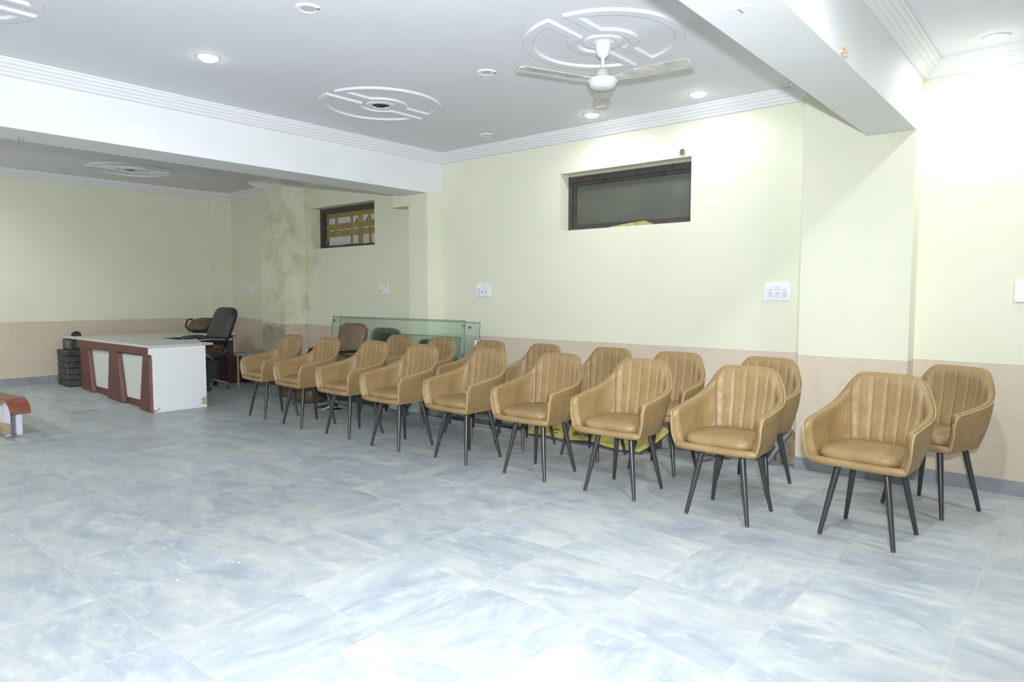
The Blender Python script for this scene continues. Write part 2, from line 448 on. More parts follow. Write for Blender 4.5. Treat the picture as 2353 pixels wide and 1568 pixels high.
# skirting: separate tiles along each wall face
def skirting(name, runs, mat, hgt=0.1):
    root = None; k = 0
    for (x0, y0, x1, y1, nx, ny) in runs:
        L = math.hypot(x1-x0, y1-y0); n = max(1, round(L/0.6)); dx, dy = (x1-x0)/L, (y1-y0)/L
        for i in range(n):
            a = i*L/n+0.0015; b = (i+1)*L/n-0.0015
            pa = (x0+dx*a, y0+dy*a); pb = (x0+dx*b, y0+dy*b)
            th = 0.012
            za, zb = zf(pa[0]), zf(pb[0])
            v = [(pa[0],pa[1],za),(pb[0],pb[1],zb),(pb[0]+nx*th,pb[1]+ny*th,zb),(pa[0]+nx*th,pa[1]+ny*th,za)]
            jit = random.uniform(-0.006, 0.008)
            v += [(p[0],p[1],p[2]+hgt+jit) for p in v]
            me = MB().add(v, [(0,3,2,1),(4,5,6,7),(0,1,5,4),(1,2,6,5),(2,3,7,6),(3,0,4,7)])
            if root is None:
                root = tag(me.build(name, mat), {'baseboard_back': 'grey tile skirting along the back wall', 'baseboard_left': 'grey tile skirting along the far wall'}[name], None, None, 'structure')
            else: me.build('skirting_tile', mat, root)
skirting('baseboard_back', [(P1[1], YW, 2.5, YW, 0, -1), (P1[0], P1[2], P1[1], P1[2], 0, -1), (P1[1], P1[2], P1[1], YW, 1, 0),
                            (-5.99, YW, -1.75, YW, 0, -1), (P2[0], P2[2], P2[1], P2[2], 0, -1), (-8.854, YW, P2[0], YW, 0, -1),
                            (P3[0], P3[2], P3[1], P3[2], 0, -1), (XF+0.05, YW, P3[0], YW, 0, -1)], M['skirting'])
skirting('baseboard_left', [(XF, -0.4, XF, 5.42, 1, 0)], M['skirting'])

# ------------------------------------------------------------------ windows
def frame(mb, x0, x1, z0, z1, y0, y1, tl, tt, tb_):
    mb.box(x0, x1, y0, y1, z1-tt, z1); mb.box(x0, x1, y0, y1, z0, z0+tb_)
    mb.box(x0, x0+tl, y0, y1, z0+tb_, z1-tt); mb.box(x1-tl, x1, y0, y1, z0+tb_, z1-tt)
    return mb
YG = 5.93
w = struct('window_1', frame(MB(), W1[0], W1[1], 2.035, 2.615, YG, YG+0.09, 0.045, 0.075, 0.04), M['frame'], 'small high window with dusty dark glass and a brown frame')
frame(MB(), W1[0]+0.046, W1[1]-0.046, 2.076, 2.539, YG+0.02, YG+0.06, 0.034, 0.03, 0.026).build('sash', M['frame'], w)
MB().box(W1[0]+0.082, W1[1]-0.082, YG+0.036, YG+0.042, 2.104, 2.507).build('pane', M['dusty_glass'], w)
rag = MB().box(W1[0]+0.02, W1[1]-0.02, YG-0.03, YG-0.001, 2.596, 2.6149)
rag.build('plaster_edge', M['cement_patch'], w)
w = struct('window_2', frame(MB(), W2[0], W2[1], 2.035, 2.615, YG, YG+0.09, 0.07, 0.07, 0.045), M['frame'], 'small high window papered over and crossed with brown tape')
MB().box(W2[0]+0.071, W2[1]-0.071, YG+0.06, YG+0.066, 2.081, 2.544).build('pane', M['dusty_glass'], w)
xs0, xs1, zs0, zs1 = W2[0]+0.075, W2[1]-0.072, 2.083, 2.542
for (a, b, c, d) in [(0.06, 0.34, 0.0, 1.0), (0.342, 0.62, 0.02, 0.99), (0.622, 1.0, 0.0, 1.0)]:
    MB().box(xs0+(xs1-xs0)*a, xs0+(xs1-xs0)*b, YG+0.048, YG+0.0495, zs0+(zs1-zs0)*c, zs0+(zs1-zs0)*d).build('paper_sheet', M['paper'], w)
def strip(a0, c0, a1, c1, wd, y):
    p = Vector((xs0+(xs1-xs0)*a0, zs0+(zs1-zs0)*c0)); q = Vector((xs0+(xs1-xs0)*a1, zs0+(zs1-zs0)*c1))
    d = (q-p).normalized(); nrm = Vector((-d.y, d.x))*wd/2
    MB().prism([p+nrm, p-nrm, q-nrm, q+nrm], 'y', y, y+0.001).build('tape_strip', M['tape'], w)
for k, (a, wd, sl) in enumerate([(0.19, 0.06, 0.02), (0.475, 0.055, 0.01), (0.63, 0.11, 0.0), (0.80, 0.062, -0.02)]):
    strip(a, 0.0 if k else 0.42, a+sl, 1.0, wd, YG+0.0455-k*0.0003)
for k, (c, wd, sl) in enumerate([(0.93, 0.07, 0.02), (0.575, 0.085, 0.03), (0.36, 0.085, 0.02)]):
    strip(0.02, c, 1.0, c+sl, wd, YG+0.043-k*0.0003)
strip(0.0, 0.05, 0.09, 0.42, 0.05, YG+0.0415); strip(0.02, 0.9, 0.08, 0.55, 0.045, YG+0.0417)
for (a, c, s) in [(0.46, 0.86, 0.012), (0.56, 0.72, 0.02), (0.565, 0.66, 0.014), (0.74, 0.74, 0.016), (0.77, 0.7, 0.01), (0.97, 0.72, 0.02)]:
    x = xs0+(xs1-xs0)*a; z = zs0+(zs1-zs0)*c
    MB().prism([(x-s, z-s*1.5), (x+s, z-s), (x+s*0.7, z+s*1.4), (x-s*0.4, z+s)], 'y', YG+0.0472, YG+0.0478).build('ink_mark', M['ink'], w)
# torn yellow scrap on the sill of the first window
s_ = tag(MB().add([(-3.62,5.86,2.037),(-3.30,5.90,2.039),(-3.18,5.885,2.04),(-3.30,5.87,2.085),(-3.42,5.86,2.075),(-3.60,5.80,2.045),(-3.66,5.775,2.03),
                   (-3.62,5.865,2.039),(-3.30,5.905,2.041),(-3.18,5.89,2.042),(-3.30,5.875,2.088),(-3.42,5.865,2.078),(-3.60,5.805,2.048),(-3.66,5.777,2.033)],
                  [(0,1,2,3,4,5,6),(13,12,11,10,9,8,7)]+[(i,(i+1)%7,7+(i+1)%7,7+i) for i in range(7)]).build('yellow_scrap', M['yellow_scrap']),
         'crumpled yellow scrap of tape lying on the window sill', 'scrap')

# ------------------------------------------------------------------ ceiling: medallions, downlights, fan
def medallion(cx, cy, label):
    t = thing('ceiling_medallion', label, 'ceiling medallion', (cx, cy, ZC), 0, 'plaster ceiling medallions')
    H = 0.016
    def strip_poly(outer, inner):
        n = len(outer); v = []; f = []
        for (p, q) in zip(outer, inner):
            d = Vector((q[0]-p[0], q[1]-p[1])); e = d*0.12
            v += [(p[0], p[1], 0), (p[0]+e.x, p[1]+e.y, -H), (q[0]-e.x, q[1]-e.y, -H), (q[0], q[1], 0)]
        for i in range(n):
            j = (i+1) % n
            for k in range(3): f.append((4*i+k, 4*i+k+1, 4*j+k+1, 4*j+k))
        return v, f
    for s in (-1, 1):
        def ring(ro, ri, gx):
            a0 = math.acos(gx/ro); b0 = math.acos(min(1, gx/ri))
            o = [(ro*math.cos(a), ro*math.sin(a)) for a in np.linspace(-a0, a0, 40)]
            i_ = [(ri*math.cos(a), ri*math.sin(a)) for a in np.linspace(b0, -b0, 24)]
            return o + i_
        outer = ring(0.53, 0.165, 0.05); inner = ring(0.455, 0.235, 0.12)
        v, f = strip_poly([(s*x, y) for x, y in outer], [(s*x, y) for x, y in inner])
        MB().add(v, f).build('half_frame', M['ceiling'], t, 30)
    MB().lathe([(0.075, 0), (0.078, -0.012), (0.085, -0.014), (0.12, -0.014), (0.127, -0.012), (0.13, 0)], n=48).build('centre_ring', M['ceiling'], t, 30)
    return t
medallion(-2.515, 3.9, 'white plaster medallion on the ceiling around the fan')
t = medallion(-4.82, 3.93, 'white plaster medallion without a fan, beside the left beam')
MB().lathe([(0.05, 0), (0.052, -0.01), (0.03, -0.004), (0.005, -0.002)], n=24).build('fan_box', M['dark_box'], t, 30)
for a in (0.3, 1.7, 3.4, 5.0):
    MB().tube([(0, 0, -0.003), (0.02*math.cos(a), 0.02*math.sin(a), -0.02), (0.04*math.cos(a+0.4), 0.04*math.sin(a+0.4), -0.018)], 0.0025, 6).build('wire_end', M['black'], t)
medallion(-4.82, 0.86, 'white plaster medallion cut off by the upper left frame edge')
t = medallion(-9.83, 3.79, 'plaster medallion on the dim ceiling beyond the left beam')
MB().lathe([(0.05, 0), (0.052, -0.01), (0.03, -0.004), (0.005, -0.002)], n=24).build('fan_box', M['dark_box'], t, 30)

def downlight(x, y, on, label, watt=None):
    t = thing('downlight', label, 'ceiling light', (x, y, ZC), 0, 'recessed ceiling downlights')
    MB().lathe([(0.040, 0), (0.044, -0.006), (0.060, -0.010), (0.070, -0.008), (0.075, 0)], n=40).build('trim_ring', M['plastic_white'], t, 40)
    MB().lathe([(0.052, -0.006), (0.050, -0.014), (0.040, -0.024), (0.022, -0.030), (0.001, -0.031)] if on else [(0.042, -0.001), (0.042, -0.004), (0.001, -0.0045)], n=32).build('lens', M['led_on'] if on else M['led_off'], t, 60)
    if on:
        L = bpy.data.lights.new('downlight_lamp', 'SPOT'); L.energy = watt or LAMP_W; L.color = (0.93, 0.97, 1.0) if x > -9 else (1, 1, 1)
        L.spot_size = R(176); L.spot_blend = 0.6; L.shadow_soft_size = 0.045
        o = bpy.data.objects.new('lamp', L); COL.objects.link(o); o.parent = t; o.location = (0, 0, -0.04)
    else:
        MB().tube([(0.05, 0.02, -0.008), (0.065, 0.035, -0.012)], 0.004, 6).build('clip', M['dark_box'], t)
    return t
downlight(-4.80, 2.385, True, 'lit round downlight near the left beam, in front of the medallions')
downlight(-3.578, 5.373, True, 'lit round downlight near the wall, left of the fan motor')
downlight(-2.545, 5.385, True, 'lit round downlight near the wall, right of the fan motor')
downlight(-0.538, 5.45, True, 'lit round downlight in the right-hand bay past the beam', 42)
downlight(-3.545, 2.363, False, 'unlit round downlight at the top edge of the picture')
downlight(-3.518, 3.871, False, 'unlit round downlight between the fan and the bare medallion')
downlight(-4.862, 5.349, False, 'unlit round downlight close to the corner of wall and beam')
downlight(-8.6, 5.2, False, 'unlit round downlight in the dim far bay')
downlight(-0.538, 2.40, True, 'added unseen downlight in the right bay, above the camera', 180)  # added lamp out of view, brightens the right bay
downlight(1.35, 3.90, True, 'added unseen downlight in the right bay, right of the picture', 170)  # invented lamp outside the frame, lifts the right wall and beam face
downlight(-4.82, -0.65, True, 'added unseen downlight in the middle bay, left of the camera by the beam', 130)  # unseen lamp put in to lift the left wall, desk end and chairs
downlight(-9.8, 0.90, True, 'added unseen downlight in the far bay, left of the picture', 150)  # extra unseen lamp at a guessed spot, fills the far bay
downlight(-7.6, -0.60, True, 'added unseen downlight in the far bay, behind the left beam', 150)  # another lamp added out of sight, for brightness beyond the left beam

# fan
FZ = 2.775
t = thing('ceiling_fan', 'white three-blade ceiling fan with a short rod', 'ceiling fan', (-2.515, 3.9, ZC))
MB().lathe([(0.075, -0.001), (0.078, -0.01), (0.05, -0.02), (0.048, -0.05), (0.040, -0.085), (0.020, -0.105), (0.012, -0.108)], n=36).build('canopy', M['fan_white'], t, 40)
MB().lathe([(0.012, -0.10), (0.012, -0.19)], n=16).build('rod', M['fan_white'], t, 40)
MB().lathe([(0.012, -0.168), (0.026, -0.172), (0.040, -0.19), (0.048, -0.215), (0.05, -0.236)], n=36).build('bell', M['fan_dusty'], t, 40)
mt = MB().lathe([(0.05, -0.236), (0.086, -0.241), (0.098, -0.248), (0.098, -0.258), (0.088, -0.266), (0.080, -0.288), (0.068, -0.297), (0.01, -0.299)], n=48).build('motor', M['fan_white'], t, 35)
MB().lathe([(0.056, -0.2975), (0.058, -0.302), (0.05, -0.305), (0.01, -0.306)], n=40).build('cap', M['plastic_grey'], mt, 40)
bo = [(0.10, -0.03), (0.17, -0.045), (0.22, -0.062), (0.40, -0.066), (0.58, -0.062), (0.612, -0.048), (0.622, -0.01), (0.618, 0.03), (0.60, 0.055), (0.57, 0.06), (0.40, 0.056), (0.20, 0.05), (0.16, 0.035), (0.10, 0.03)]
for a in (-114, 4, 124):
    b = MB().prism(bo, 'z', -0.002, 0.002).build('blade', M['fan_dusty'], t)
    b.location = (0, 0, -0.252); b.rotation_euler = (Matrix.Rotation(R(a), 3, 'Z') @ Matrix.Rotation(R(-9), 3, 'X')).to_euler()
    MB().prism([(0.085, -0.02), (0.2, -0.028), (0.215, 0), (0.2, 0.028), (0.085, 0.02)], 'z', 0.0025, 0.006).build('bracket', M['fan_white'], b)
    MB().tube([(0.6, -0.04, -0.004), (0.61, 0.0, -0.004), (0.595, 0.045, -0.004)], 0.0025, 6).build('rim', M['fan_white'], b)

# ------------------------------------------------------------------ tub chair
KS = np.array([0, .12, .22, .285, .36, .44, .54, .66, .79, .90, .96, 1.0])
KT = np.array([[0, .088, .160, .200, .238, .268, .288, .294, .292, .288, .285, .280],
               [.290, .288, .279, .260, .226, .175, .092, -.012, -.12, -.205, -.238, -.250],
               [.905, .904, .898, .872, .808, .748, .710, .690, .675, .662, .650, .606]])
KB = np.array([[0, .076, .135, .165, .195, .222, .240, .246, .248, .248, .247, .246],
               [.205, .203, .195, .183, .16, .12, .055, -.02, -.115, -.19, -.222, -.234],
               [.445, .445, .444, .443, .442, .441, .438, .434, .430, .426, .424, .424]])
def herm(xs, ys, x, odd):
    i = int(min(max(np.searchsorted(xs, x)-1, 0), len(xs)-2))
    def slope(k):
        if k == 0: return (ys[1]-ys[0])/(xs[1]-xs[0]) if odd else 0.0
        if k == len(xs)-1: return (ys[-1]-ys[-2])/(xs[-1]-xs[-2])
        return (ys[k+1]-ys[k-1])/(xs[k+1]-xs[k-1])
    h = xs[i+1]-xs[i]; t_ = (x-xs[i])/h
    return ((2*t_**3-3*t_**2+1)*ys[i] + (t_**3-2*t_**2+t_)*h*slope(i) + (-2*t_**3+3*t_**2)*ys[i+1] + (t_**3-t_**2)*h*slope(i+1))
def kpt(K, t_):
    s = abs(t_); sg = 1 if t_ >= 0 else -1
    return Vector((sg*herm(KS, K[0], s, True), herm(KS, K[1], s, False), herm(KS, K[2], s, False)))
def outn(t_):
    a = kpt(KT, max(-1, t_-0.01)); b = kpt(KT, min(1, t_+0.01)); d = (b-a); d.z = 0
    n = Vector((d.y, -d.x, 0)).normalized()      # travel from left to right round the back: outward
    c = kpt(KT, t_); c.z = 0
    ref = Vector((c.x, c.y+0.02, 0))
    return n if n.dot(ref) > 0 else -n
def thick(t_):
    s = abs(t_); return 0.046 if s < 0.93 else 0.046*(1-((s-0.93)/0.07)**2*0.55)
def outer(t_, w_):
    b = kpt(KB, t_); q = kpt(KT, t_)
    return b.lerp(q, w_) + outn(t_)*(0.014*math.sin(math.pi*w_))
def inner(t_, w_): return outer(t_, w_) - outn(t_)*thick(t_)
def build_tub_chair():
    t = thing('tub_chair', 'x', 'chair')
    N = 76; ts = [-1+2*i/(N-1) for i in range(N)]
    v = []; f = []
    for a in ts:
        n = outn(a); th = thick(a); top = outer(a, 1.0)
        ring = [outer(a, w_) for w_ in (0, .12, .3, .5, .7, .86, .95)]
        ring += [top - n*th*0.22 + Vector((0,0,0.006)), top - n*th*0.5 + Vector((0,0,0.009)), top - n*th*0.78 + Vector((0,0,0.006))]
        ring += [inner(a, w_) for w_ in (.95, .86, .7, .5, .3, .12, 0.02)]
        v += ring
    k = len(ring)
    for i in range(N-1):
        for j in range(k-1): f.append((i*k+j, i*k+j+1, (i+1)*k+j+1, (i+1)*k+j))
        f.append((i*k+k-1, i*k, (i+1)*k, (i+1)*k+k-1))
    for base in (0, (N-1)*k):                         # padded, rounded arm fronts
        prev = base
        for q, fw in ((0.30, 0.009), (0.62, 0.014), (0.9, 0.016)):
            st_ = len(v)
            for j in range(k):
                a_ = v[base+j]; b_ = v[base+k-1-j]; mid = (a_+b_)/2
                v.append(a_.lerp(mid, q) + Vector((0, -fw, 0)))
            for j in range(k): f.append((prev+j, prev+(j+1) % k, st_+(j+1) % k, st_+j))
            prev = st_
        f.append(tuple(range(prev, prev+k)))
    MB().add(v, f).build('shell', M['tan'], t, 60)
    # underside pan
    ol = [(p.x*0.985, p.y*0.985) for p in (kpt(KB, a) for a in ts)]
    MB().prism(ol, 'z', 0.428, 0.452).build('seat_pan', M['tan'], t)
    # rolled front rail
    pts = []
    for i in range(25):
        x = -0.252+0.504*i/24; e = abs(x)/0.252
        pts.append((x, -0.236-0.012*(1-e**4), 0.444+0.004*e**6))
    MB().tube(pts, [0.0225 if 0 < i < 24 else 0.016 for i in range(25)], 12, flat=1.0).build('front_rail', M['tan'], t, 60)
    # seat cushion
    prof = [(.86, .450), (.965, .456), (.995, .470), (1.0, .484), (.985, .499), (.945, .510), (.86, .517), (.62, .525), (.3, .529), (.01, .530)]
    v = []; f = []; kk = 64
    for (s, z) in prof:
        for j in range(kk):
            a = 2*math.pi*j/kk; c, q = math.cos(a), math.sin(a)
            x = 0.221*s*math.copysign(abs(c)**0.42, c); y = -0.03+0.213*s*math.copysign(abs(q)**0.42, q)
            x *= (1-0.18*max(0, (y-0.05))/0.13)
            v.append((x, y, z + (0.004*math.sin(9*a+2)*(1 if 0.455 < z < 0.512 else 0)*0.4) + 0.006*(y+0.2)))
    for i in range(len(prof)-1):
        for j in range(kk): f.append((i*kk+j, i*kk+(j+1) % kk, (i+1)*kk+(j+1) % kk, (i+1)*kk+j))
    f.append(tuple(range(kk))[::-1]); f.append(tuple(range((len(prof)-1)*kk, len(prof)*kk)))
    MB().add(v, f).build('seat_cushion', M['tan'], t, 60)
    # channelled back pad with welted seams
    T0 = 0.36; nu, nv = 97, 16; v = []; f = []
    seams = (-0.225, -0.112, 0, 0.112, 0.225)
    def offs(a, w_):
        e = min(1, (T0-abs(a))/0.05); e2 = min(1, (w_-0.10)/0.08, (0.985-w_)/0.06)
        fall = max(0, min(e, e2)); fall = math.sin(fall*math.pi/2)
        d = min(abs(a-s) for s in seams); ch = 1-math.exp(-(d/0.016)**2)
        return fall*(0.011+0.0045*ch) - 0.004*(1-fall)
    for i in range(nu):
        a = -T0+2*T0*i/(nu-1); n = outn(a)
        for j in range(nv):
            w_ = 0.10+0.885*j/(nv-1)
            v.append(inner(a, w_) - n*offs(a, w_))
    for i in range(nu-1):
        for j in range(nv-1): f.append((i*nv+j, i*nv+j+1, (i+1)*nv+j+1, (i+1)*nv+j))
    back = MB().add(v, f).build('backrest', M['tan'], t, 70)
    for s in seams:
        n = outn(s)
        MB().tube([inner(s, w_) - n*(offs(s, w_)+0.0022) for w_ in np.linspace(0.14, 0.955, 16)], 0.0024, 6).build('seam', M['tan_welt'], back, 60)
    # gathered pleats where back meets arms
    for s in (-1, 1):
        for q, a in enumerate((0.368, 0.388, 0.408)):
            n = outn(s*a)
            MB().tube([inner(s*(a+0.012*math.sin(3*w_+q)), w_) - n*0.001 for w_ in np.linspace(0.28, 0.86-0.1*q, 12)],
                      [0.0015+0.0035*math.sin(math.pi*i/11) for i in range(12)], 6).build('pleat', M['tan'], back, 60)
    # piping round the outer rim and down the arm fronts
    pts = [outer(-1, w_) + outn(-1)*0.001 + Vector((0, -0.004, 0)) for w_ in np.linspace(0.08, 0.9, 8)]
    pts += [outer(a, 0.985) + outn(a)*0.001 for a in np.linspace(-1, 1, 90)]
    pts += [outer(1, w_) + outn(1)*0.001 + Vector((0, -0.004, 0)) for w_ in np.linspace(0.9, 0.08, 8)]
    MB().tube(pts, 0.0035, 6).build('piping', M['tan_welt'], t, 60)
    MB().rbox(-0.15, 0.15, -0.15, 0.15, 0.412, 0.430, 0.004, 1).build('mounting_plate', M['black'], t)
    for sx in (-1, 1):
        for sy in (-1, 1):
            a = Vector((sx*0.125, sy*0.125, 0.422)); b = Vector((sx*0.195, sy*0.195, 0.006))
            d = (b-a)
            lg = MB().tube([a, a+d*0.03, a+d*0.5, b], [0.0195, 0.0195, 0.0160, 0.0118], 16).build('leg', M['leg'], t, 40)
            MB().tube([b-d*0.004, Vector((b.x+sx*0.001, b.y+sy*0.001, 0.0))], [0.0112, 0.0105], 12).build('foot_cap', M['rubber'], lg, 40)
    return t
ORD = ['first', 'second', 'third', 'fourth', 'fifth', 'sixth', 'seventh', 'eighth', 'ninth']
FRONT = [(-7.053, 4.16, -5.7), (-6.295, 4.123, -5.0), (-5.51, 4.118, -2.5), (-4.752, 4.078, -1.9), (-3.973, 4.132, -4.2), (-3.21, 4.141, 0.1),
         (-2.468, 4.15, 0.6), (-1.693, 4.139, -0.3), (-0.923, 4.273, -6.1)]
BACK = [(-6.10, 4.965, -1.0), (-5.356, 4.909, -2.9), (-4.65, 4.903, -4.0), (-3.957, 4.878, -10.0), (-3.218, 4.903, -4.4), (-2.549, 4.88, 1.0),
        (-1.827, 4.886, -3.0), (-0.743, 5.093, -23.0)]
proto = build_tub_chair()
for i, (x, y, a) in enumerate(FRONT):
    o = proto if i == 0 else copy_tree(proto)
    o.location = (x, y, 0); o.rotation_euler = (0, 0, R(a))
    if i == 8: lab = 'tan leather tub chair nearest the camera, at the right end of the front row'
    elif i == 0: lab = 'tan leather tub chair at the desk end of the front row'
    else: lab = 'tan leather tub chair, %s in the front row counting from the desk' % ORD[i]
    tag(o, lab, 'chair', 'tan tub chairs in the front row')
for i, (x, y, a) in enumerate(BACK):
    o = copy_tree(proto); o.location = (x, y, 0); o.rotation_euler = (0, 0, R(a))
    if i == 7: lab = 'tan leather tub chair turned sideways at the right end of the back row'
    elif i == 0: lab = 'tan leather tub chair beside the brown swivel chair, first in the back row'
    else: lab = 'tan leather tub chair, %s in the back row counting from the desk' % ORD[i]
    tag(o, lab, 'chair', 'tan tub chairs in the back row')

# ------------------------------------------------------------------ swivel chairs
def rotx(a): return Matrix.Rotation(a, 4, 'X')
def swivel_chair(loc, rz, label, hide, arm_mat, base, back_h, name, back_w=0.265, tilt=14):
    """faces local -Y"""
    t = thing(name, label, 'chair', loc, rz)
    Mb = Matrix.Translation((0, 0.255, 0.60+back_h/2)) @ rotx(R(-tilt))
    MB().pad(back_w, back_h/2, 0.10, 4.6, 48, Mb, 0.2).build('backrest', hide, t, 60)
    Ms = Matrix.Translation((0, -0.01, 0.47)) @ rotx(R(90))
    MB().pad(0.245, 0.245, 0.09, 4.2, 48, Matrix.Translation((0, -0.01, 0.47)) @ rotx(R(-90)) @ Matrix.Scale(-1, 4, (0, 1, 0)), 0.2).build('seat', hide, t, 60)
    # the curved shell that carries seat and back
    MB().tube([(0, -0.15, 0.418), (0, 0.1, 0.412), (0, 0.23, 0.43), (0, 0.29, 0.50), (0, 0.31, 0.62), (0, 0.34, 0.8)], [0.03, 0.05, 0.06, 0.06, 0.05, 0.03], 10, flat=0.35).build('seat_shell', M['black'], t, 50)
    for s in (-1, 1):
        x = s*0.285
        ar = MB().tube([(s*0.22, 0.02, 0.42), (x, 0.0, 0.43), (x, -0.10, 0.50), (x, -0.16, 0.60), (x, -0.19, 0.665), (x, -0.15, 0.70), (x, 0.0, 0.705), (x, 0.17, 0.69), (s*0.25, 0.285, 0.68)],
                       0.016, 10, flat=0.7).build('arm', arm_mat, t, 60)
        MB().tube([(x, -0.17, 0.716), (x, -0.08, 0.722), (x, 0.05, 0.722), (x, 0.15, 0.71)], [0.018, 0.026, 0.026, 0.018], 10, flat=0.45).build('arm_pad', hide, ar, 60)
    MB().lathe([(0.028, 0.10), (0.028, 0.28)], n=20).build('stem', M['chrome'], t, 40)
    MB().lathe([(0.034, 0.26), (0.034, 0.41), (0.05, 0.412)], n=20).build('gas_lift', M['black'], t, 40)
    MB().tube([(0, -0.02, 0.40), (0.16, -0.06, 0.39), (0.21, -0.08, 0.37)], 0.006, 8).build('lever', M['chrome'], t, 40)
    if base == 'disc':
        MB().lathe([(0.21, 0.0), (0.212, 0.008), (0.205, 0.014), (0.12, 0.03), (0.06, 0.055), (0.035, 0.10), (0.03, 0.12)], n=56).build('disc_base', M['chrome'], t, 40)
    else:
        for k in range(5):
            a = R(-72+72*k+base)
            d = Vector((math.cos(a), math.sin(a), 0))
            lg = MB().tube([d*0.03+Vector((0,0,0.125)), d*0.14+Vector((0,0,0.115)), d*0.25+Vector((0,0,0.085)), d*0.31+Vector((0,0,0.062))], [0.026, 0.022, 0.018, 0.015], 10, flat=0.6).build('base_arm', M['chrome'], t, 50)
            c = d*0.31; side = Vector((-d.y, d.x, 0))
            for q in (-1, 1):
                Mx = Matrix.Translation(c + side*q*0.014 + Vector((0, 0, 0.027))) @ side.to_track_quat('Z', 'Y').to_matrix().to_4x4()
                MB().lathe([(0.012, -0.010), (0.027, -0.008), (0.027, 0.008), (0.012, 0.010)], n=18, M=Mx).build('castor', M['black'], lg, 40)
    return t
swivel_chair((-6.98, 4.93, 0), R(-2), 'brown leatherette swivel chair on a chrome disc base, behind the front row', M['brown'], M['black'], 'disc', 0.43, 'swivel_chair')
bx, by = -9.34, 4.47
swivel_chair((bx, by, zf(bx)), R(-4), 'black leather office chair with chrome arms behind the white desk', M['black_leather'], M['chrome'], -12, 0.54, 'office_chair', 0.32, 21)
# loose seat unit of another office chair, dumped on the desk return
oc = thing('loose_chair_seat', 'dark brown chair seat with arms dumped on the return of the desk', 'chair seat', (-10.44, 4.96, 0.7945), R(38))
MB().pad(0.155, 0.15, 0.07, 3.6, 44, Matrix.Translation((0.0, -0.04, 0.12)) @ rotx(R(-66)), 0.3).build('seat', M['dark_brown'], oc, 60)
MB().pad(0.17, 0.10, 0.06, 3.6, 44, Matrix.Translation((0.03, 0.15, 0.125)) @ rotx(R(30)), 0.2).build('backrest', M['black_leather'], oc, 60)
for q in (-1, 1):
    MB().tube([(q*0.20, 0.20, 0.012), (q*0.23, 0.10, 0.02), (q*0.23, -0.02, 0.09), (q*0.23, 0.04, 0.19), (q*0.22, 0.15, 0.2), (q*0.21, 0.22, 0.12)], 0.013, 10, flat=0.8).build('arm', M['black'], oc, 60)
MB().rbox(-0.12, 0.12, -0.05, 0.18, 0.0005, 0.07, 0.01, 1).build('mechanism', M['black'], oc)

# ------------------------------------------------------------------ reception desk (L shape)
DX, DY, DT = -8.10, 3.25, 0.795
dk = thing('reception_desk', 'L-shaped reception desk, white end panel and mahogany front with white insets', 'desk', (DX, DY, 0))
LB = -2.22                                             # far end of the body
def fz(lx): return zf(DX+lx)
# end panel with the small notch under the top
MB().prism([(0.03, fz(0)+0.001), (0.645, fz(0)+0.001), (0.645, DT-0.03), (0.0, DT-0.03), (0.0, DT-0.105), (0.03, DT-0.105)], 'x', -0.03, 0.0).build('end_panel', M['white_lam'], dk)
MB().prism([(0.03, fz(0)+0.001), (0.075, fz(0)+0.012), (0.11, fz(0)+0.05), (0.10, fz(0)+0.062), (0.06, fz(0)+0.03), (0.03, fz(0)+0.045)], 'x', -0.002, 0.0015).build('chipped_corner', M['chipboard'], dk)
MB().prism([(0.645, fz(0)+0.03), (0.60, fz(0)+0.035), (0.57, fz(0)+0.06), (0.60, fz(0)+0.075), (0.565, fz(0)+0.10), (0.61, fz(0)+0.125), (0.645, fz(0)+0.13)], 'x', -0.002, 0.0012).build('chipped_corner', M['chipboard'], dk)
# tops
MB().rbox(LB-0.60, 0.0, 0.0, 0.70, DT-0.029, DT, 0.003, 1).build('desk_top', M['desk_top'], dk)
MB().rbox(-0.10, 0.012, 0.60, 0.735, DT-0.026, DT-0.003, 0.003, 1).build('edge_strip', M['chipboard'], dk)
MB().rbox(LB-0.42, LB+0.47, 0.70, 1.96, DT-0.028, DT-0.001, 0.003, 1).build('return_top', M['desk_top'], dk)
# mahogany front
bot = [(LB, fz(LB)), (-0.03, fz(-0.03))]
MB().prism([bot[0], bot[1], (-0.03, DT-0.03), (LB, DT-0.03)], 'y', 0.055, 0.075).build('front_board', M['mahogany'], dk)
MB().prism([(LB-0.08, DT-0.03), (LB-0.08, DT-0.135), (-0.0301, DT-0.105), (-0.0301, DT-0.03)], 'y', 0.0, 0.054).build('apron', M['mahogany'], dk)
def post(x0t, x1t, x0b, x1b, nm='pilaster'):
    zb0 = fz((x0b+x1b)/2)
    p = MB().prism([(x0b, zb0), (x1b, zb0), (x1t, DT-0.106), (x0t, DT-0.106)], 'y', 0.008, 0.054).build(nm, M['mahogany'], dk)
    MB().prism([(x1b+0.0005, zb0), (x1b+0.028, zb0), (x1t+0.028, DT-0.136), (x1t+0.0005, DT-0.136)], 'y', 0.008, 0.0535).build('edge_band', M['mahogany_pale'], p)
post(LB, -1.93, LB+0.02, -1.83)
post(-1.20, -0.95, -1.30, -0.84)
post(-0.20, -0.032, -0.33, -0.0315)
for (a, b, c, d) in [(-1.88, -1.24, -1.78, -1.36), (-0.90, -0.235, -0.78, -0.345)]:
    MB().prism([(c, fz(c)+0.085), (d, fz(d)+0.10), (b, DT-0.137), (a, DT-0.137)], 'y', 0.046, 0.0545).build('inset_panel', M['panel_white'], dk)
